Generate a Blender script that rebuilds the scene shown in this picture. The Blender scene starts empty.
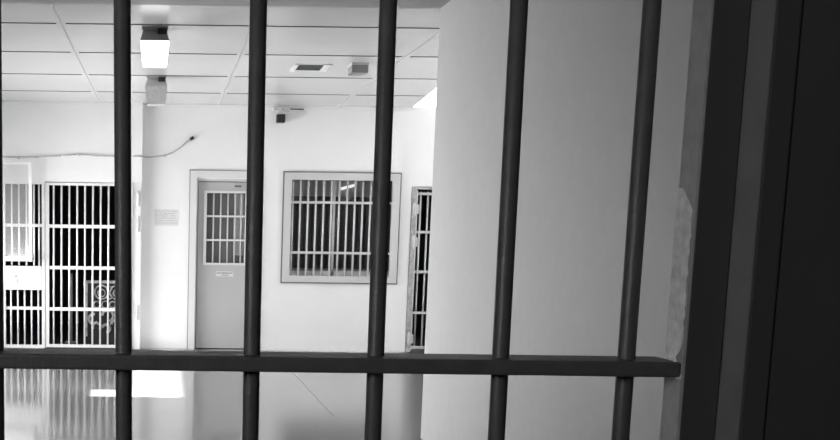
import bpy, bmesh, math, random
from mathutils import Vector, Matrix
random.seed(4)
S = bpy.context.scene
COL = S.collection

# ------------------------------------------------------------ camera
cam_d = bpy.data.cameras.new('camera')
cam = bpy.data.objects.new('camera', cam_d)
COL.objects.link(cam)
S.camera = cam
cam_d.sensor_width = 36.0
cam_d.lens = 1000.0 / 840.0 * 36.0
cam_d.shift_x = (420 - 160) / 840.0
cam_d.shift_y = (359 - 220) / 840.0
cam_d.clip_start = 0.02
cam_d.clip_end = 200
pitch = math.atan(0.127)
roll = math.atan(0.013)
fw = Vector((0, math.cos(pitch), -math.sin(pitch)))
up = Vector((0, math.sin(pitch), math.cos(pitch)))
rt = Vector((1, 0, 0))
rx = rt * math.cos(roll) + up * math.sin(roll)
ux = up * math.cos(roll) - rt * math.sin(roll)
m = Matrix((rx, ux, -fw)).transposed().to_4x4()
m.translation = Vector((0, 0, 1.41))
cam.matrix_world = m

# ------------------------------------------------------------ world, sun, big lights, exposure
W = bpy.data.worlds.new('sky')
S.world = W
W.use_nodes = True
bg = W.node_tree.nodes['Background']
bg.inputs[0].default_value = (1, 1, 1, 1)
bg.inputs[1].default_value = 3.0

def light(name, kind, energy, loc, direction, size=None, size_y=None):
    d = bpy.data.lights.new(name, kind)
    d.energy = energy
    if kind == 'AREA':
        d.shape = 'RECTANGLE'
        d.size = size
        d.size_y = size_y
    o = bpy.data.objects.new(name, d)
    COL.objects.link(o)
    o.location = loc
    o.rotation_euler = Vector(direction).to_track_quat('-Z', 'Y').to_euler()
    return o

sun = light('sun', 'SUN', 95.0, (-8, 9, 6), (1.0, 0.0, -0.70))
sun.data.angle = math.radians(0.8)
# clerestory daylight at the right; the other area lamps are added fill
light('fill_left', 'AREA', 165, (-3.04, 10.0, 0.9), (1, -0.05, 0.0), 3.2, 1.1)  # added fill set against the solid left wall
bpy.data.lights['fill_left'].spread = math.radians(125)
light('daylight_right', 'AREA', 30, (4.6, 9.6, 3.4), (-0.75, 0, -0.7), 4.0, 0.7)
light('fill_corridor', 'AREA', 30, (-1.235, 6.7, 0.5), (1, 0.12, 0.0), 0.7, 0.9)  # added out-of-view fill to brighten the partition, no opening behind it
light('fill_cell', 'AREA', 19, (-1.5, -0.6, 1.9), (1, 0.7, -0.1), 0.6, 0.6)  # added fill behind the camera side, brightens the near gate
S.view_settings.view_transform = 'Standard'
S.view_settings.look = 'None'
S.view_settings.gamma = 1
S.view_settings.use_curve_mapping = False
S.view_settings.exposure = 0.05

# ------------------------------------------------------------ materials
def mat(name, v, rough=0.6, spec=0.5, metal=0.0, noise=0.0, scale=8.0, bump=0.0, bscale=60.0, emit=0.0, coat=0.0):
    M = bpy.data.materials.new(name)
    M.use_nodes = True
    nt = M.node_tree
    b = nt.nodes['Principled BSDF']
    b.inputs['Base Color'].default_value = (v, v, v, 1)
    b.inputs['Roughness'].default_value = rough
    b.inputs['Specular IOR Level'].default_value = spec
    b.inputs['Metallic'].default_value = metal
    b.inputs['Coat Weight'].default_value = coat
    b.inputs['Coat Roughness'].default_value = 0.1
    tc = nt.nodes.new('ShaderNodeTexCoord')
    if noise:
        n = nt.nodes.new('ShaderNodeTexNoise')
        n.inputs['Scale'].default_value = scale
        n.inputs['Detail'].default_value = 6
        nt.links.new(tc.outputs['Object'], n.inputs['Vector'])
        r = nt.nodes.new('ShaderNodeMapRange')
        r.inputs['From Min'].default_value = 0.3
        r.inputs['From Max'].default_value = 0.7
        r.inputs['To Min'].default_value = v * (1 - noise)
        r.inputs['To Max'].default_value = min(1, v * (1 + noise))
        nt.links.new(n.outputs['Fac'], r.inputs['Value'])
        nt.links.new(r.outputs['Result'], b.inputs['Base Color'])
    if bump:
        n2 = nt.nodes.new('ShaderNodeTexNoise')
        n2.inputs['Scale'].default_value = bscale
        n2.inputs['Detail'].default_value = 3
        nt.links.new(tc.outputs['Object'], n2.inputs['Vector'])
        bp = nt.nodes.new('ShaderNodeBump')
        bp.inputs['Strength'].default_value = bump
        bp.inputs['Distance'].default_value = 0.004
        nt.links.new(n2.outputs['Fac'], bp.inputs['Height'])
        nt.links.new(bp.outputs['Normal'], b.inputs['Normal'])
    if emit:
        b.inputs['Emission Color'].default_value = (1, 1, 1, 1)
        b.inputs['Emission Strength'].default_value = emit
    return M

M_wall = mat('white_wall_paint', 0.78, 0.5, noise=0.02, scale=2.5, bump=0.15)
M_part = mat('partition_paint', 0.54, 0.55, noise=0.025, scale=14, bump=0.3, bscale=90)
M_ceil = mat('gloss_ceiling_panel', 0.56, 0.2, 0.5, noise=0.02, scale=1.5)
M_light_block = mat('dark_light_block', 0.06, 0.7)
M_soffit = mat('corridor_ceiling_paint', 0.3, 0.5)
M_seam_dark = mat('dark_panel_joint', 0.06, 0.7)
M_seam_light = mat('light_panel_joint', 0.46, 0.4)
M_floor = mat('polished_floor', 0.15, 0.32, 0.6, noise=0.04, scale=16, coat=1.0)
M_crack = mat('floor_joint', 0.12, 0.15)
M_cellfloor = mat('cell_floor', 0.12, 0.6)
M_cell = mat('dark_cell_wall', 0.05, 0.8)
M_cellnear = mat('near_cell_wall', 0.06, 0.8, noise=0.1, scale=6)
M_bar_near = mat('dark_gate_paint', 0.10, 0.42, 0.5, noise=0.12, scale=40, bump=0.2, bscale=220)
M_stile = mat('lit_stile_paint', 0.38, 0.4, 0.5, noise=0.12, scale=40, bump=0.15, bscale=160)
M_weld_sheen = mat('weld_and_sheen', 0.8, 0.35, noise=0.2, scale=90)  # weld colour, shared with the painted sheen on the stile
M_jamb = mat('lit_jamb_paint', 0.19, 0.6, noise=0.1, scale=20)
M_jambdark = mat('shaded_front_paint', 0.06, 0.7)
M_gate = mat('white_gate_paint', 0.75, 0.35, noise=0.03, scale=20)
M_trim = mat('trim_paint', 0.66, 0.4)
M_casing = mat('casing_paint', 0.62, 0.4)
M_door = mat('door_paint', 0.42, 0.4, noise=0.03, scale=3)
M_dark_edge = mat('casing_edge', 0.12, 0.7)  # plain dark tone for window frame edge and closer bracket
M_winframe = mat('window_frame_paint', 0.50, 0.4)
M_winbar = mat('window_bar_paint', 0.50, 0.35)
M_lamp = mat('lamp_lens_glow', 0.9, 0.3, emit=2.2)
M_lens_off = mat('unlit_lamp_lens', 0.55, 0.25, noise=0.1, scale=30)
M_housing = mat('lamp_housing', 0.3, 0.4)
M_housing_pale = mat('pale_lamp_housing', 0.5, 0.4)
M_black = mat('black_plastic', 0.01, 0.5)
M_box = mat('grey_box', 0.22, 0.5)
M_cable = mat('cable_sheath', 0.48, 0.6)
M_paper = mat('notice_paper', 0.66, 0.7)
M_ink = mat('grey_print', 0.5, 0.7)
M_dark_ink = mat('dark_print', 0.10, 0.7)
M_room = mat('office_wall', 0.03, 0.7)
M_roomhead = mat('office_header', 0.5, 0.7)
M_counter = mat('counter_grey', 0.28, 0.5)
M_strip = mat('pale_strip', 0.8, 0.3, emit=0.9)
M_board = mat('painted_board', 0.035, 0.6)
M_scroll = mat('board_scrollwork', 0.6, 0.5, noise=0.4, scale=18)
M_curtain = mat('curtain', 0.45, 0.8)
M_oldframe = mat('worn_frame_paint', 0.32, 0.5, noise=0.25, scale=25)
M_backing = mat('dark_backing', 0.16, 0.8)
M_post = mat('pale_post', 0.4, 0.6)

def glass(name, gloss=0.12, milk=0.0):
    M = bpy.data.materials.new(name)
    M.use_nodes = True
    nt = M.node_tree
    out = nt.nodes['Material Output']
    nt.nodes.remove(nt.nodes['Principled BSDF'])
    t = nt.nodes.new('ShaderNodeBsdfTransparent')
    g = nt.nodes.new('ShaderNodeBsdfGlossy')
    g.inputs['Roughness'].default_value = 0.08
    d = nt.nodes.new('ShaderNodeBsdfDiffuse')
    d.inputs['Color'].default_value = (0.8, 0.8, 0.8, 1)
    m1 = nt.nodes.new('ShaderNodeMixShader')
    m1.inputs[0].default_value = gloss
    nt.links.new(t.outputs[0], m1.inputs[1])
    nt.links.new(g.outputs[0], m1.inputs[2])
    m2 = nt.nodes.new('ShaderNodeMixShader')
    m2.inputs[0].default_value = milk
    nt.links.new(m1.outputs[0], m2.inputs[1])
    nt.links.new(d.outputs[0], m2.inputs[2])
    nt.links.new(m2.outputs[0], out.inputs[0])
    return M
M_glass = glass('window_glass', 0.025, 0.0)
M_milk = glass('acrylic_reflection_haze', 0.08, 0.14)  # milky mix stands in for reflections hazing the sheet

# ------------------------------------------------------------ helpers
def bx(bm, x0, x1, y0, y1, z0, z1, bev=0.0):
    vs = [bm.verts.new((x, y, z)) for x in (x0, x1) for y in (y0, y1) for z in (z0, z1)]
    q = [(0, 1, 3, 2), (4, 6, 7, 5), (0, 4, 5, 1), (2, 3, 7, 6), (0, 2, 6, 4), (1, 5, 7, 3)]
    fs = [bm.faces.new([vs[i] for i in f]) for f in q]
    if bev:
        es = list({e for f in fs for e in f.edges})
        bmesh.ops.bevel(bm, geom=es, offset=bev, segments=2, affect='EDGES', profile=0.6)
    return bm

def tube(bm, a, b, r, n=14, r2=None):
    a, b = Vector(a), Vector(b)
    d = (b - a)
    q = d.to_track_quat('Z', 'Y').to_matrix()
    r2 = r if r2 is None else r2
    ra = [bm.verts.new(a + q @ Vector((math.cos(t) * r, math.sin(t) * r, 0))) for t in [2 * math.pi * i / n for i in range(n)]]
    rb = [bm.verts.new(b + q @ Vector((math.cos(t) * r2, math.sin(t) * r2, 0))) for t in [2 * math.pi * i / n for i in range(n)]]
    for i in range(n):
        f = bm.faces.new((ra[i], ra[(i + 1) % n], rb[(i + 1) % n], rb[i]))
        f.smooth = True
    bm.faces.new(ra[::-1])
    bm.faces.new(rb)
    return bm

def poly_tube(bm, pts, r, n=8):
    for a, b in zip(pts, pts[1:]):
        tube(bm, a, b, r, n)
    return bm

def torus(bm, c, R, r, n=20, k=6, arc=2 * math.pi, start=0.0):
    pts = []
    for i in range(n + 1):
        t = start + arc * i / n
        pts.append(Vector((c[0] + R * math.cos(t), c[1], c[2] + R * math.sin(t))))
    return poly_tube(bm, pts, r, k)

def obj(name, bm, m, parent=None):
    bmesh.ops.recalc_face_normals(bm, faces=bm.faces)
    me = bpy.data.meshes.new(name)
    bm.to_mesh(me)
    bm.free()
    me.materials.append(m)
    o = bpy.data.objects.new(name, me)
    COL.objects.link(o)
    if parent:
        o.parent = parent
        o.matrix_parent_inverse = Matrix.Translation(-parent.location)
    return o

def B():
    return bmesh.new()

def struct(name, bm, m, parent=None):
    o = obj(name, bm, m, parent)
    if not parent:
        o['kind'] = 'structure'
    return o

def thing(name, label, cat, loc, group=None):
    o = bpy.data.objects.new(name, None)
    COL.objects.link(o)
    o.location = loc
    o.empty_display_size = 0.1
    o['label'] = label
    o['category'] = cat
    if group:
        o['group'] = group
    return o

def sroot(name, loc):
    o = bpy.data.objects.new(name, None)
    COL.objects.link(o)
    o.location = loc
    o['kind'] = 'structure'
    return o

def tag(o, label, cat, group=None):
    o['label'] = label
    o['category'] = cat
    if group:
        o['group'] = group
    return o

H = 2.91        # ceiling height
YW = 12.12      # far wall face
YL = 12.02      # far wall face left of the corner
XL = -3.1       # hall left wall
XR = 5.0        # hall right wall
XP = 1.83       # partition face
YP = 6.88       # partition end

# ------------------------------------------------------------ floor and ceilings
fl = struct('floor', bx(B(), XL - 0.2, XR + 0.2, -2.2, 15.4, -0.12, 0), M_floor)
bm = B()
bx(bm, 1.358, 1.363, 7.7, 10.6, 0.0, 0.001)
struct('trim_1', bm, M_crack)

bm = B()   # main hall ceiling, right edge running slightly askew to the raised daylight bay
e0, e1 = 2.955 - 0.097 * (12.17 - YP), 2.955
for z0, z1 in ((H, H + 0.10),):
    lo = [bm.verts.new(p) for p in ((XL, YP, z0), (e0, YP, z0), (e1, 12.2, z0), (XL, 12.2, z0))]
    hi = [bm.verts.new(p) for p in ((XL, YP, z1), (e0, YP, z1), (e1, 12.2, z1), (XL, 12.2, z1))]
    bm.faces.new(lo); bm.faces.new(hi[::-1])
    for i in range(4):
        bm.faces.new((lo[i], hi[i], hi[(i + 1) % 4], lo[(i + 1) % 4]))
struct('ceiling', bm, M_ceil)
struct('ceiling_corridor', bx(B(), XL, XR, -2.2, YP, H - 0.006, H + 0.10), M_soffit)
struct('ceiling_bay', bx(B(), 2.3, XR + 0.2, YP - 0.1, 12.3, 3.75, 3.85), M_wall)
struct('ceiling_rear', bx(B(), XL, XR + 0.2, 12.3, 15.4, H - 0.12, H - 0.02), M_cell)

# dark joints across the hall and pale joints along it
ys = [7.54, 8.72, 9.93, 11.11]
xs = [-0.754, 0.650, 2.05]
bm = B()
for i, y in enumerate(ys):
    xa = XL
    w = (0.007, 0.0055, 0.0045, 0.004)[i]
    for x in xs + [2.93 - 0.097 * (12.17 - y)]:
        bx(bm, xa, x - 0.035 if x in xs else x, y - w, y + w, H - 0.004, H + 0.001)
        xa = x + 0.035
struct('trim_2', bm, M_seam_dark)
bm = B()
for x in xs:
    bx(bm, x - 0.005, x + 0.005, YP + 0.02, 12.1, H - 0.003, H + 0.001)
struct('trim_3', bm, M_seam_light)

# ------------------------------------------------------------ walls
bm = B()   # far wall right of the corner, opened for door, window and right gate
def wall_cells(bm, y0, y1, xs_, zs_, holes):
    for xa, xb in zip(xs_, xs_[1:]):
        for za, zb in zip(zs_, zs_[1:]):
            cx, cz = (xa + xb) / 2, (za + zb) / 2
            if any(h[0] < cx < h[1] and h[2] < cz < h[3] for h in holes):
                continue
            bx(bm, xa, xb, y0, y1, za, zb)
wall_cells(bm, YW, YW + 0.16, [-0.24, 0.40, 1.10, 1.50, 2.79, 2.985, 4.05, XR + 0.1], [0, 0.88, 1.99, 2.05, 2.09, 2.915],
           [(0.40, 1.10, 0, 2.05), (1.50, 2.79, 0.88, 2.09), (2.985, 4.05, 0, 1.99)])
struct('wall_far', bm, M_wall)
bm = B()
wall_cells(bm, YL, YW + 0.16, [XL, -1.91, -0.36, -0.24], [0, 1.985, 2.915], [(-1.91, -0.36, 0, 1.985)])
struct('wall_far_left', bm, M_wall)
struct('trim_4', bx(B(), -0.37, -0.24, YL - 0.025, YL, 1.99, H), M_wall)      # pilaster
bm = B()
bx(bm, -0.24, 2.95, YW - 0.012, YW, H - 0.045, H)
struct('trim_5', bm, M_wall)                                                    # cornice strip
# left wall, unseen, with slots cut to shape the sun patch on the floor
bm = B()
def left_wall(bm):
    holes = [(8.5, 11.99, 1.995, 2.385), (8.5, 8.86, 1.75, 1.995)]
    Y = [5.8, 8.5, 8.86, 11.99, 15.4]; Z = [0, 1.75, 1.995, 2.385, H]
    for ya, yb in zip(Y, Y[1:]):
        for za, zb in zip(Z, Z[1:]):
            cy, cz = (ya + yb) / 2, (za + zb) / 2
            if any(h[0] < cy < h[1] and h[2] < cz < h[3] for h in holes):
                continue
            bx(bm, XL - 0.12, XL, ya, yb, za, zb)
left_wall(bm)
struct('wall_left', bm, M_wall)
struct('wall_light_block', bx(B(), -1.37, -1.25, 1.15, 7.0, 0, H), M_light_block)  # unseen wall added to keep hall light off the near partition
struct('wall_left_return', bx(B(), XL, -1.37, 6.75, 6.95, 0, H), M_wall)
struct('wall_right', bx(B(), XR, XR + 0.12, YP, 12.3, 0, 3.8), M_wall)
struct('wall_partition', bx(B(), XP, XP + 0.16, 1.15, YP, 0, H, 0.004), M_part)
struct('wall_partition_back', bx(B(), XP + 0.16, XR, YP - 0.16, YP, 0, 3.8), M_wall)
bm = B()
bx(bm, e0 - 0.6, e0 - 0.5, YP, 12.3, H + 0.1, 3.8)
struct('wall_bay', bm, M_wall)
# clerestory above the far wall
w2 = sroot('window_2', (2.9, YW, 2.92))
bm = B()
bx(bm, 2.3, XR, YW + 0.02, YW + 0.10, 3.66, 3.75)
bx(bm, 3.9, 3.95, YW + 0.02, YW + 0.10, 2.92, 3.66)
obj('window_frame', bm, M_trim, w2)
obj('pane', bx(B(), 2.3, XR, YW + 0.05, YW + 0.058, 2.915, 3.66), M_glass, w2)

# ------------------------------------------------------------ dark rooms behind the far wall
bm = B()
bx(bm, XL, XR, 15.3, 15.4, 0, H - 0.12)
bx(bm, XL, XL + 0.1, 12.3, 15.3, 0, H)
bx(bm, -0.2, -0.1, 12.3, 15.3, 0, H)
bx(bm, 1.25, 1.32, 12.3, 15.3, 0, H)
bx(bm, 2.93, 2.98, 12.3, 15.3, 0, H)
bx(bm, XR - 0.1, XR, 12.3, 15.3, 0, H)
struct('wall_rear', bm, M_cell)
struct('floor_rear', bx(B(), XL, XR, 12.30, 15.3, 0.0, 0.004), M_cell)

# ------------------------------------------------------------ door_1
d = sroot('door_1', (0.75, YW, 0))
bm = B()
bx(bm, 0.335, 0.412, YW - 0.03, YW + 0.02, 0, 2.06)
bx(bm, 1.088, 1.165, YW - 0.03, YW + 0.02, 0, 2.06)
bx(bm, 0.335, 1.165, YW - 0.03, YW + 0.02, 2.06, 2.14)
obj('casing', bm, M_casing, d)
bm = B()
bx(bm, 0.325, 0.335, YW - 0.022, YW, 0, 2.15)
bx(bm, 0.325, 1.175, YW - 0.022, YW, 2.14, 2.15)
bx(bm, 1.165, 1.175, YW - 0.022, YW, 0, 2.15)
obj('casing_edge', bm, mat('casing_edge_grey', 0.22, 0.6), d)
bm = B()
bx(bm, 0.40, 0.43, YW + 0.02, YW + 0.15, 0, 2.05)
bx(bm, 1.07, 1.10, YW + 0.02, YW + 0.15, 0, 2.05)
bx(bm, 0.43, 1.07, YW + 0.02, YW + 0.15, 2.02, 2.05)
obj('jamb', bm, M_winframe, d)
bm = B()
wall_cells(bm, YW + 0.05, YW + 0.095, [0.437, 0.535, 1.005, 1.065], [0.008, 1.045, 1.885, 2.012], [(0.535, 1.005, 1.045, 1.885)])
leaf = obj('door_leaf', bm, M_door, d)
bm = B()
for xa, xb, za, zb in ((0.505, 0.54, 1.02, 1.91), (1.0, 1.035, 1.02, 1.91), (0.54, 1.0, 1.02, 1.048), (0.54, 1.0, 1.882, 1.91)):
    bx(bm, xa, xb, YW + 0.033, YW + 0.05, za, zb, 0.003)
obj('grille_frame', bm, M_casing, d)
for x in (0.622, 0.708, 0.794, 0.880, 0.955):
    obj('grille_bar', tube(B(), (x, YW + 0.042, 1.04), (x, YW + 0.042, 1.89), 0.0085), M_winframe, d)
for z in (1.322, 1.607):
    obj('grille_rail', bx(B(), 0.54, 1.0, YW + 0.030, YW + 0.040, z - 0.011, z + 0.011), M_casing, d)
obj('pane', bx(B(), 0.536, 1.004, YW + 0.065, YW + 0.071, 1.046, 1.884), M_glass, d)
bm = B()
bx(bm, 0.53, 1.01, YW + 0.125, YW + 0.13, 1.04, 1.89)
obj('backing', bm, M_backing, d)  # plain dark grey panel behind the pane
bm = B()
n = 14
for i in range(n):
    x = 0.872 + 0.125 * i / n
    bx(bm, x, x + 0.006, YW + 0.10, YW + 0.108 + 0.006 * (i % 2), 1.14, 1.885)
obj('curtain', bm, M_curtain, d)
bm = B()
bx(bm, 0.665, 0.875, YW + 0.043, YW + 0.05, 0.885, 0.945, 0.002)
sl = obj('mail_slot', bm, M_casing, d)
bm = B()
x = 0.675
while x < 0.86:
    w_ = random.uniform(0.006, 0.014)
    bx(bm, x, x + w_, YW + 0.0415, YW + 0.043, 0.918, 0.934)
    x += w_ + 0.005
bx(bm, 0.73, 0.82, YW + 0.0415, YW + 0.043, 0.897, 0.905)
obj('slot_lettering', bm, M_dark_ink, sl)
bm = B()
bx(bm, 0.87, 0.95, YW + 0.035, YW + 0.05, 1.955, 1.975, 0.003)
obj('closer_bracket', bm, M_dark_edge, d)

# ------------------------------------------------------------ window_1 with bars
w = sroot('window_1', (2.15, YW, 0.83))
X0, X1, Z0, Z1 = 1.457, 2.837, 0.832, 2.133
bm = B()
bx(bm, X0, X0 + 0.088, YW - 0.035, YW + 0.02, Z0, Z1)
bx(bm, X1 - 0.088, X1, YW - 0.035, YW + 0.02, Z0, Z1)
bx(bm, X0 + 0.088, X1 - 0.088, YW - 0.035, YW + 0.02, Z1 - 0.085, Z1)
bx(bm, X0 + 0.088, X1 - 0.088, YW - 0.035, YW + 0.02, Z0, Z0 + 0.078)
obj('window_frame', bm, M_winframe, w)
bm = B()
t = 0.014
bx(bm, X0 - t, X0, YW - 0.028, YW, Z0 - t, Z1 + t)
bx(bm, X1, X1 + t, YW - 0.028, YW, Z0 - t, Z1 + t)
bx(bm, X0, X1, YW - 0.028, YW, Z1, Z1 + t)
bx(bm, X0, X1, YW - 0.028, YW, Z0 - t, Z0)
obj('frame_edge', bm, M_dark_edge, w)
for i in range(13):
    x = 1.655 + 0.0932 * i if i < 12 else 2.738
    if i == 12:
        continue
    obj('window_bar', tube(B(), (x, YW - 0.005, Z0 + 0.06), (x, YW - 0.005, Z1 - 0.07), 0.0115, 12), M_winbar, w)
for z in (1.785, 1.187):
    obj('window_rail', bx(B(), X0 + 0.07, X1 - 0.07, YW - 0.022, YW - 0.012, z - 0.014, z + 0.014), M_winbar, w)
obj('window_bar', tube(B(), (1.565, YW - 0.005, Z0 + 0.06), (1.565, YW - 0.005, Z1 - 0.07), 0.0115, 12), M_winbar, w)
bm = B()
bx(bm, X0 + 0.05, X1 - 0.05, YW + 0.13, YW + 0.15, Z0 + 0.06, Z0 + 0.13)
bx(bm, 2.07, 2.10, YW + 0.13, YW + 0.15, Z0 + 0.06, Z1 - 0.04)
obj('inner_frame', bm, M_winframe, w)
obj('pane', bx(B(), X0 + 0.05, X1 - 0.05, YW + 0.138, YW + 0.143, Z0 + 0.06, Z1 - 0.04), M_glass, w)

# inside the room behind the window
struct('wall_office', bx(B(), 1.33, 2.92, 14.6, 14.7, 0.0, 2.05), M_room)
struct('trim_6', bx(B(), 1.33, 2.92, 13.2, 13.3, 1.90, 2.30), M_roomhead)
c = thing('office_counter', 'dim grey counter seen low through the barred window', 'counter', (2.1, 12.8, 0))
obj('worktop', bx(B(), 1.45, 2.85, 12.55, 13.05, 0.93, 0.97, 0.005), M_counter, c)
obj('cabinet', bx(B(), 1.5, 2.8, 12.6, 13.0, 0.0, 0.93), M_room, c)
tl = thing('pale_strip', 'pale slanted strip glowing faintly in the room behind the barred window', 'light', (2.45, 13.3, 2.0))  # plain glowing strip set behind the window bars
bm = B()
tube(bm, (2.36, 13.15, 1.86), (2.62, 13.35, 2.05), 0.055, 10)
obj('strip_body', bm, M_post, tl)
obj('strip_rod', tube(B(), (2.30, 13.08, 1.99), (2.50, 13.12, 2.045), 0.018, 10), M_strip, tl)

# ------------------------------------------------------------ left barred panel and gate
YG = YL + 0.03
def bars(parent, xs_, z0, z1, y, r, m, name='bar'):
    for x in xs_:
        obj(name, tube(B(), (x, y, z0), (x, y, z1), r, 10), m, parent)
def rail(parent, x0, x1, z, y, h, m, t=0.016, name='rail'):
    obj(name, bx(B(), x0, x1, y - t, y + t, z - h, z + h, 0.003), m, parent)

p = thing('barred_screen', 'narrow white barred screen with a solid lock plate at the left edge', 'barred screen', (-1.65, YG, 0))
bm = B()
bx(bm, -1.905, -1.868, YG - 0.03, YG + 0.03, 0, 1.985)
bx(bm, -1.43, -1.395, YG - 0.03, YG + 0.03, 0, 1.985)
bx(bm, -1.868, -1.43, YG - 0.03, YG + 0.03, 1.955, 1.985)
bx(bm, -1.868, -1.43, YG - 0.03, YG + 0.03, 0.0, 0.035)
obj('frame', bm, M_gate, p)
bars(p, [-1.79, -1.705, -1.615, -1.525, -1.465], 0.98, 1.96, YG, 0.011, M_gate)
bars(p, [-1.805, -1.722, -1.64, -1.557, -1.475], 0.03, 0.72, YG, 0.011, M_gate)
rail(p, -1.868, -1.43, 1.469, YG, 0.018, M_gate)
rail(p, -1.868, -1.43, 0.478, YG, 0.018, M_gate)
lp = obj('lock_plate', bx(B(), -1.868, -1.43, YG - 0.035, YG + 0.03, 0.70, 0.985, 0.006), M_gate, p)
obj('keyhole', tube(B(), (-1.74, YG - 0.039, 0.86), (-1.74, YG - 0.034, 0.86), 0.012, 12), M_box, lp)
obj('keyhole_cover', bx(B(), -1.755, -1.725, YG - 0.042, YG - 0.034, 0.78, 0.84, 0.003), M_trim, lp)

g = thing('barred_gate', 'wide white barred cell gate on the left beside the bright wall corner', 'gate', (-0.88, YG, 0))
bm = B()
bx(bm, -1.39, -1.345, YG - 0.022, YG + 0.022, 0.01, 1.975)
bx(bm, -0.42, -0.372, YG - 0.022, YG + 0.022, 0.01, 1.975)
bx(bm, -1.345, -0.42, YG - 0.022, YG + 0.022, 1.945, 1.975)
bx(bm, -1.345, -0.42, YG - 0.022, YG + 0.022, 0.01, 0.045)
obj('frame', bm, M_gate, g)
bars(g, [-1.29 + 0.0935 * i for i in range(10)], 0.03, 1.955, YG, 0.0115, M_gate)
for z in (1.464, 0.971, 0.473):
    rail(g, -1.345, -0.42, z, YG, 0.020, M_gate)
bm = B()
bx(bm, -0.372, -0.245, YL - 0.012, YL + 0.03, 0, 1.99, 0.004)
jb = obj('hinge_jamb', bm, M_gate, g)
for z in (1.80, 1.50, 0.45):
    bm = B()
    tube(bm, (-0.285, YL - 0.02, z - 0.09), (-0.285, YL - 0.02, z + 0.09), 0.014, 10)
    bx(bm, -0.30, -0.26, YL - 0.022, YL - 0.012, z - 0.07, z + 0.07)
    obj('hinge', bm, M_trim, jb)
obj('gate_stop', bx(B(), -0.372, -0.352, YL - 0.03, YL - 0.012, 0, 1.99), M_gate, jb)

# acrylic panel in front of the barred panel
a = thing('acrylic_panel', 'clear acrylic sheet in a slim white frame in front of the narrow barred screen', 'acrylic panel', (-1.75, 11.93, 1.04))
bm = B()
bx(bm, -1.572, -1.532, 11.92, 11.945, 1.04, 2.20, 0.003)
bx(bm, -1.92, -1.885, 11.92, 11.945, 1.04, 2.20, 0.003)
bx(bm, -1.885, -1.572, 11.92, 11.945, 2.175, 2.20, 0.003)
obj('frame', bm, M_gate, a)
obj('glow_ledge', bx(B(), -1.94, -1.53, 11.86, 11.99, 1.045, 1.10, 0.006), M_gate, a)  # added to catch light, in place of a bright reflection
obj('sheet', bx(B(), -1.885, -1.572, 11.928, 11.932, 1.10, 2.175), M_milk, a)

# painted board standing behind the gate
bd = thing('painted_board', 'dark board with pale scrollwork standing low behind the wide left gate', 'board', (-0.65, 12.5, 0))
x0, x1, yb = -0.935, -0.37, 12.50
obj('panel', bx(B(), x0, x1, yb, yb + 0.03, 0.0, 0.80), M_board, bd)
bm = B()
bx(bm, x0, x1, yb - 0.012, yb, 0.765, 0.80)
bx(bm, x0, x0 + 0.02, yb - 0.012, yb, 0.10, 0.77)
for cx in (-0.74, -0.55):
    torus(bm, (cx, yb - 0.006, 0.655), 0.085, 0.012)
    torus(bm, (cx, yb - 0.006, 0.645), 0.045, 0.010)
for cx, cz, R in ((-0.80, 0.50, 0.04), (-0.69, 0.50, 0.045), (-0.60, 0.50, 0.04), (-0.49, 0.52, 0.045), (-0.645, 0.60, 0.03), (-0.645, 0.70, 0.03)):
    torus(bm, (cx, yb - 0.006, cz), R, 0.010)
for cx, cz, R in ((-0.84, 0.32, 0.06), (-0.80, 0.22, 0.05), (-0.66, 0.36, 0.07), (-0.55, 0.24, 0.07), (-0.68, 0.20, 0.05), (-0.46, 0.36, 0.06)):
    torus(bm, (cx, yb - 0.006, cz), R, 0.020, arc=4.4, start=random.uniform(0, 6))
obj('scrollwork', bm, M_scroll, bd)
ps = thing('pale_pole', 'short pale upright pole standing in the dark behind the left gate', 'pole', (-1.135, 12.6, 0))
bm = B()
tube(bm, (-1.135, 12.6, 0.02), (-1.135, 12.6, 0.88), 0.024)
obj('shaft', bm, M_post, ps)
obj('foot', tube(B(), (-1.135, 12.6, 0.0), (-1.135, 12.6, 0.02), 0.08, 18), M_post, ps)

# ------------------------------------------------------------ right gate, half hidden by the partition
YR = YW + 0.05
g2 = thing('barred_gate', 'tall barred gate at the right, half hidden by the big plain partition', 'gate', (3.5, YR, 0))
bm = B()
bx(bm, 2.99, 3.045, YW - 0.02, YW + 0.05, 0, 1.985, 0.003)
bx(bm, 3.985, 4.04, YW - 0.02, YW + 0.05, 0, 1.985, 0.003)
bx(bm, 3.045, 3.985, YW - 0.02, YW + 0.05, 1.955, 1.985)
obj('gate_frame', bm, M_oldframe, g2)
obj('stile', bx(B(), 3.052, 3.072, YR - 0.015, YR + 0.02, 0.02, 1.94, 0.003), M_winframe, g2)
obj('stile', bx(B(), 3.935, 3.975, YR - 0.015, YR + 0.02, 0.02, 1.94, 0.003), M_winframe, g2)
bars(g2, [3.108 + 0.0865 * i for i in range(10)], 0.03, 1.93, YR, 0.0115, M_winbar)
for z in (1.905, 1.449, 0.97, 0.474, 0.05):
    rail(g2, 3.06, 3.97, z, YR, 0.016, M_winbar)
for z in (1.72, 1.33, 0.16):
    bm = B()
    tube(bm, (3.02, YW - 0.03, z - 0.08), (3.02, YW - 0.03, z + 0.08), 0.014, 10)
    bx(bm, 3.0, 3.075, YW - 0.028, YW - 0.02, z - 0.055, z + 0.055)
    obj('hinge', bm, M_winframe, g2)

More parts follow.
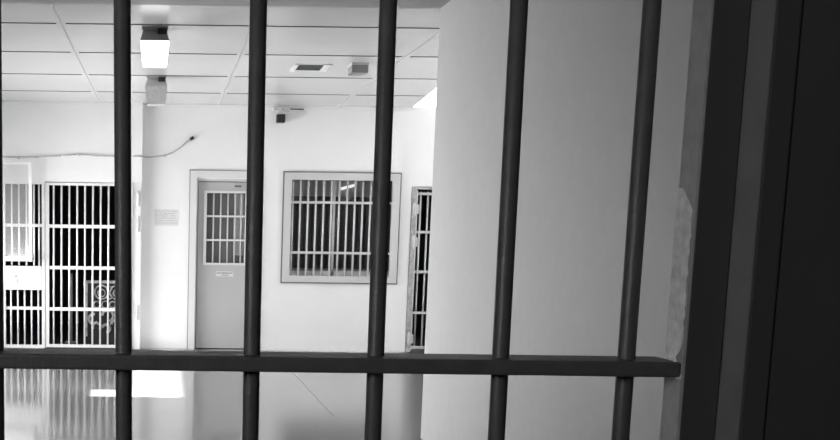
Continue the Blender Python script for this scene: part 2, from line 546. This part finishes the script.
# ------------------------------------------------------------ notice, cable
nt_ = tag(obj('notice', bx(B(), -0.095, 0.195, YW - 0.004, YW, 1.485, 1.682), M_paper),
          'small pale printed notice on the white wall between left gate and door', 'notice')
bm = B()
for k in range(6):
    z = 1.665 - k * 0.028
    x = -0.08
    while x < 0.165:
        w_ = random.uniform(0.012, 0.035)
        if not (k in (2, 3) and 0.02 < x < 0.08):
            bx(bm, x, min(x + w_, 0.182), YW - 0.0055, YW - 0.004, z - 0.013, z)
        x += w_ + 0.008
torus(bm, (0.052, YW - 0.005, 1.60), 0.022, 0.005, 14, 6)
obj('print', bm, M_ink, nt_)

ck = thing('cable', 'thin sagging cable strung over the wall left of the door, ending in a black plug', 'cable', (-0.8, YL, 2.27))
pts = [(-2.6, 2.27), (-1.94, 2.272), (-1.70, 2.262), (-1.461, 2.270), (-1.2, 2.288), (-1.02, 2.305), (-0.98, 2.307), (-0.75, 2.292), (-0.508, 2.287), (-0.36, 2.290)]
P3 = [Vector((x, YL - 0.012, z)) for x, z in pts] + [Vector((-0.34, YL - 0.035, 2.290)), Vector((-0.235, YL - 0.035, 2.291)), Vector((-0.18, YW - 0.012, 2.293))]
P3 += [Vector((x, YW - 0.012, z)) for x, z in ((-0.08, 2.300), (0.03, 2.318), (0.11, 2.345), (0.19, 2.395), (0.27, 2.465), (0.335, 2.515))]
obj('wire', poly_tube(B(), P3, 0.008), M_cable, ck)
bm = B()
tube(bm, (0.325, YW - 0.03, 2.505), (0.365, YW - 0.03, 2.529), 0.019, 12)
tube(bm, (0.35, YW - 0.03, 2.52), (0.35, YW, 2.52), 0.014, 10)
obj('plug', bm, M_black, ck)
for x, z in ((-0.98, 2.307), (0.03, 2.318), (-1.70, 2.262)):
    y = YL if x < -0.3 else YW
    obj('clip', bx(B(), x - 0.012, x + 0.012, y - 0.022, y, z - 0.02, z + 0.014), M_cable, ck)

# ------------------------------------------------------------ security camera and conduit
sc = thing('security_camera', 'small black camera box hanging from a white bracket high on the wall', 'camera', (1.385, YW, 2.86))
bm = B()
bx(bm, 1.29, 1.49, YW - 0.06, YW - 0.012, 2.835, 2.885, 0.004)
bx(bm, 1.355, 1.415, YW - 0.09, YW - 0.03, 2.80, 2.84, 0.004)
br = obj('bracket', bm, M_trim, sc)
for x in (1.325, 1.415):
    obj('bolt', tube(B(), (x, YW - 0.066, 2.862), (x, YW - 0.058, 2.862), 0.010, 10), M_box, br)
bd2 = obj('housing', bx(B(), 1.336, 1.434, YW - 0.13, YW - 0.02, 2.705, 2.80, 0.008), M_black, sc)
obj('lens', tube(B(), (1.385, YW - 0.138, 2.75), (1.385, YW - 0.128, 2.75), 0.022, 16), M_black, bd2)
cd = tag(obj('conduit', bx(B(), 1.50, 1.66, YW - 0.03, YW - 0.012, 2.864, 2.876, 0.003), M_black),
         'short dark conduit at the top of the wall beside the camera bracket', 'conduit')

# ------------------------------------------------------------ ceiling lamps, vent, box
def ceiling_lamp(x, y, label, lit):
    t_ = thing('ceiling_lamp', label, 'lamp', (x, y, H), 'square ceiling lamps in a row')
    bm = B()
    lo = [(-0.107, -0.10), (0.107, -0.10), (0.107, 0.12), (-0.107, 0.12)]
    hi = [(-0.085, -0.06), (0.085, -0.06), (0.085, 0.08), (-0.085, 0.08)]
    def frust(bm, a, za, b, zb):
        va = [bm.verts.new((x + p_[0], y + p_[1], za)) for p_ in a]
        vb = [bm.verts.new((x + p_[0], y + p_[1], zb)) for p_ in b]
        bm.faces.new(va); bm.faces.new(vb[::-1])
        for i in range(4):
            bm.faces.new((va[i], vb[i], vb[(i + 1) % 4], va[(i + 1) % 4]))
    frust(bm, lo, 2.805, hi, 2.885)
    bx(bm, x - 0.095, x + 0.095, y - 0.07, y + 0.09, 2.885, H)
    hs = obj('housing', bm, M_housing if lit else M_housing_pale, t_)
    obj('junction_cap', bx(B(), x + 0.02, x + 0.088, y - 0.09, y - 0.02, 2.855, 2.895, 0.006), M_black, hs)
    bm = B()
    bt = [(p_[0] * 0.80, p_[1] * 0.80) for p_ in lo]
    mid = [(p_[0] * 0.86, p_[1] * 0.86) for p_ in lo]
    frust(bm, mid, 2.66, lo, 2.805)
    frust(bm, bt, 2.642, mid, 2.66)
    obj('lens', bm, M_lamp if lit else M_lens_off, t_)
    return t_
ceiling_lamp(-0.069, 7.68, 'glowing square ceiling lamp, the nearer and larger of two in line', True)
ceiling_lamp(-0.070, 10.02, 'unlit grey ceiling lamp, the farther and smaller of two in line', False)

v = thing('ceiling_vent', 'small ceiling vent with a dark slot between pale edges', 'vent', (1.32, 9.38, H))
bm = B()
bx(bm, 1.165, 1.205, 9.16, 9.52, H - 0.010, H)
bx(bm, 1.435, 1.50, 9.16, 9.52, H - 0.010, H)
bx(bm, 1.205, 1.435, 9.16, 9.18, H - 0.005, H)
bx(bm, 1.205, 1.435, 9.49, 9.52, H - 0.005, H)
obj('vent_frame', bm, M_wall, v)
obj('slot', bx(B(), 1.205, 1.435, 9.18, 9.49, H - 0.002, H), M_black, v)
cb = thing('ceiling_box', 'grey junction box fixed to the ceiling right of the slotted vent', 'box', (1.73, 9.1, H))
obj('body', bx(B(), 1.655, 1.80, 9.05, 9.24, H - 0.085, H, 0.005), M_box, cb)
obj('base_plate', bx(B(), 1.65, 1.805, 9.045, 9.245, H - 0.02, H, 0.002), M_housing_pale, cb)

# ------------------------------------------------------------ the near gate
ng = thing('cell_gate', 'close dark gate of round upright bars through one flat crossbar', 'gate', (0, 1.025, 0))
NB = [(-0.56, -0.56), (-0.43, -0.43), (-0.30, -0.30), (-0.1705, -0.170), (-0.042, -0.0365), (0.093, 0.0955),
      (0.2215, 0.2235), (0.351, 0.3525), (0.4825, 0.482)]
for xt, xb in NB:      # hand-set bars, each a millimetre or two out of true
    k = (xt - xb) / 0.44
    obj('bar', tube(B(), (xb + k * (0.10 - 1.19), 1.027, 0.10), (xb + k * (2.32 - 1.19), 1.027, 2.32), 0.0086, 28), M_bar_near, ng)
for z in (0.10, 0.69, 1.2785, 1.87, 2.32):
    bm = B()
    bx(bm, -0.65, 0.5262, 1.0, 1.052, z - 0.0078, z + 0.0078, 0.003)
    cbr = obj('crossbar', bm, M_bar_near, ng)
bm = B()
for c3, r3 in (((0.5245, 1.016, 1.2885), 0.0035), ((0.5255, 1.024, 1.290), 0.003), ((0.522, 1.006, 1.287), 0.002), ((0.5262, 1.004, 1.271), 0.0035)):
    bmesh.ops.create_icosphere(bm, subdivisions=2, radius=r3, matrix=Matrix.Translation(c3))
for f in bm.faces: f.smooth = True
obj('weld', bm, M_weld_sheen, ng)
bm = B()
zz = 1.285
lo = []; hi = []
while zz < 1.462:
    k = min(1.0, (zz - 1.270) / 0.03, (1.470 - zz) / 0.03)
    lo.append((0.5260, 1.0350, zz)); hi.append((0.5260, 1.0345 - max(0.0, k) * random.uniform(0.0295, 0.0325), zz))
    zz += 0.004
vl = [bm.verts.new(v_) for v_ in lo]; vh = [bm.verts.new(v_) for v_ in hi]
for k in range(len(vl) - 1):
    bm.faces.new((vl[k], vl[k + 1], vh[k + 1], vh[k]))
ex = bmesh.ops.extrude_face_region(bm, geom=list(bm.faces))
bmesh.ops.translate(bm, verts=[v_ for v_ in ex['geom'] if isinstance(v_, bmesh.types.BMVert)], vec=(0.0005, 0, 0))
obj('painted_sheen', bm, M_weld_sheen, ng)['label'] = 'pale patch painted on the stile as a sheen of hall light'  # sheen of hall light put in as a pale patch
bm = B()
bx(bm, 0.5266, 0.530, 1.000, 1.035, 0.05, 2.36, 0.001)
obj('lit_stile_skin', bm, M_stile, ng)  # pale skin puts the light on the stile's side into colour
bm = B()
bx(bm, 0.5295, 0.565, 0.9995, 1.033, 0.05, 2.36, 0.001)
obj('stile', bm, M_jambdark, ng)  # dark colour puts in the shade on the stile's front
obj('stile', bx(B(), -0.69, -0.65, 1.0, 1.033, 0.05, 2.36, 0.001), M_jambdark, ng)
# door frame the gate closes in, and the dark cell wall round the camera
struct('trim_7', bx(B(), 0.566, 0.5675, 0.9622, 1.05, 0, 2.42, 0.0005), M_jamb)  # thin paler liner paints the lit side of the jamb
struct('trim_8', bx(B(), 0.5675, 0.592, 0.962, 1.05, 0, 2.42, 0.002), M_jambdark)  # darker block paints the jamb's front as shaded
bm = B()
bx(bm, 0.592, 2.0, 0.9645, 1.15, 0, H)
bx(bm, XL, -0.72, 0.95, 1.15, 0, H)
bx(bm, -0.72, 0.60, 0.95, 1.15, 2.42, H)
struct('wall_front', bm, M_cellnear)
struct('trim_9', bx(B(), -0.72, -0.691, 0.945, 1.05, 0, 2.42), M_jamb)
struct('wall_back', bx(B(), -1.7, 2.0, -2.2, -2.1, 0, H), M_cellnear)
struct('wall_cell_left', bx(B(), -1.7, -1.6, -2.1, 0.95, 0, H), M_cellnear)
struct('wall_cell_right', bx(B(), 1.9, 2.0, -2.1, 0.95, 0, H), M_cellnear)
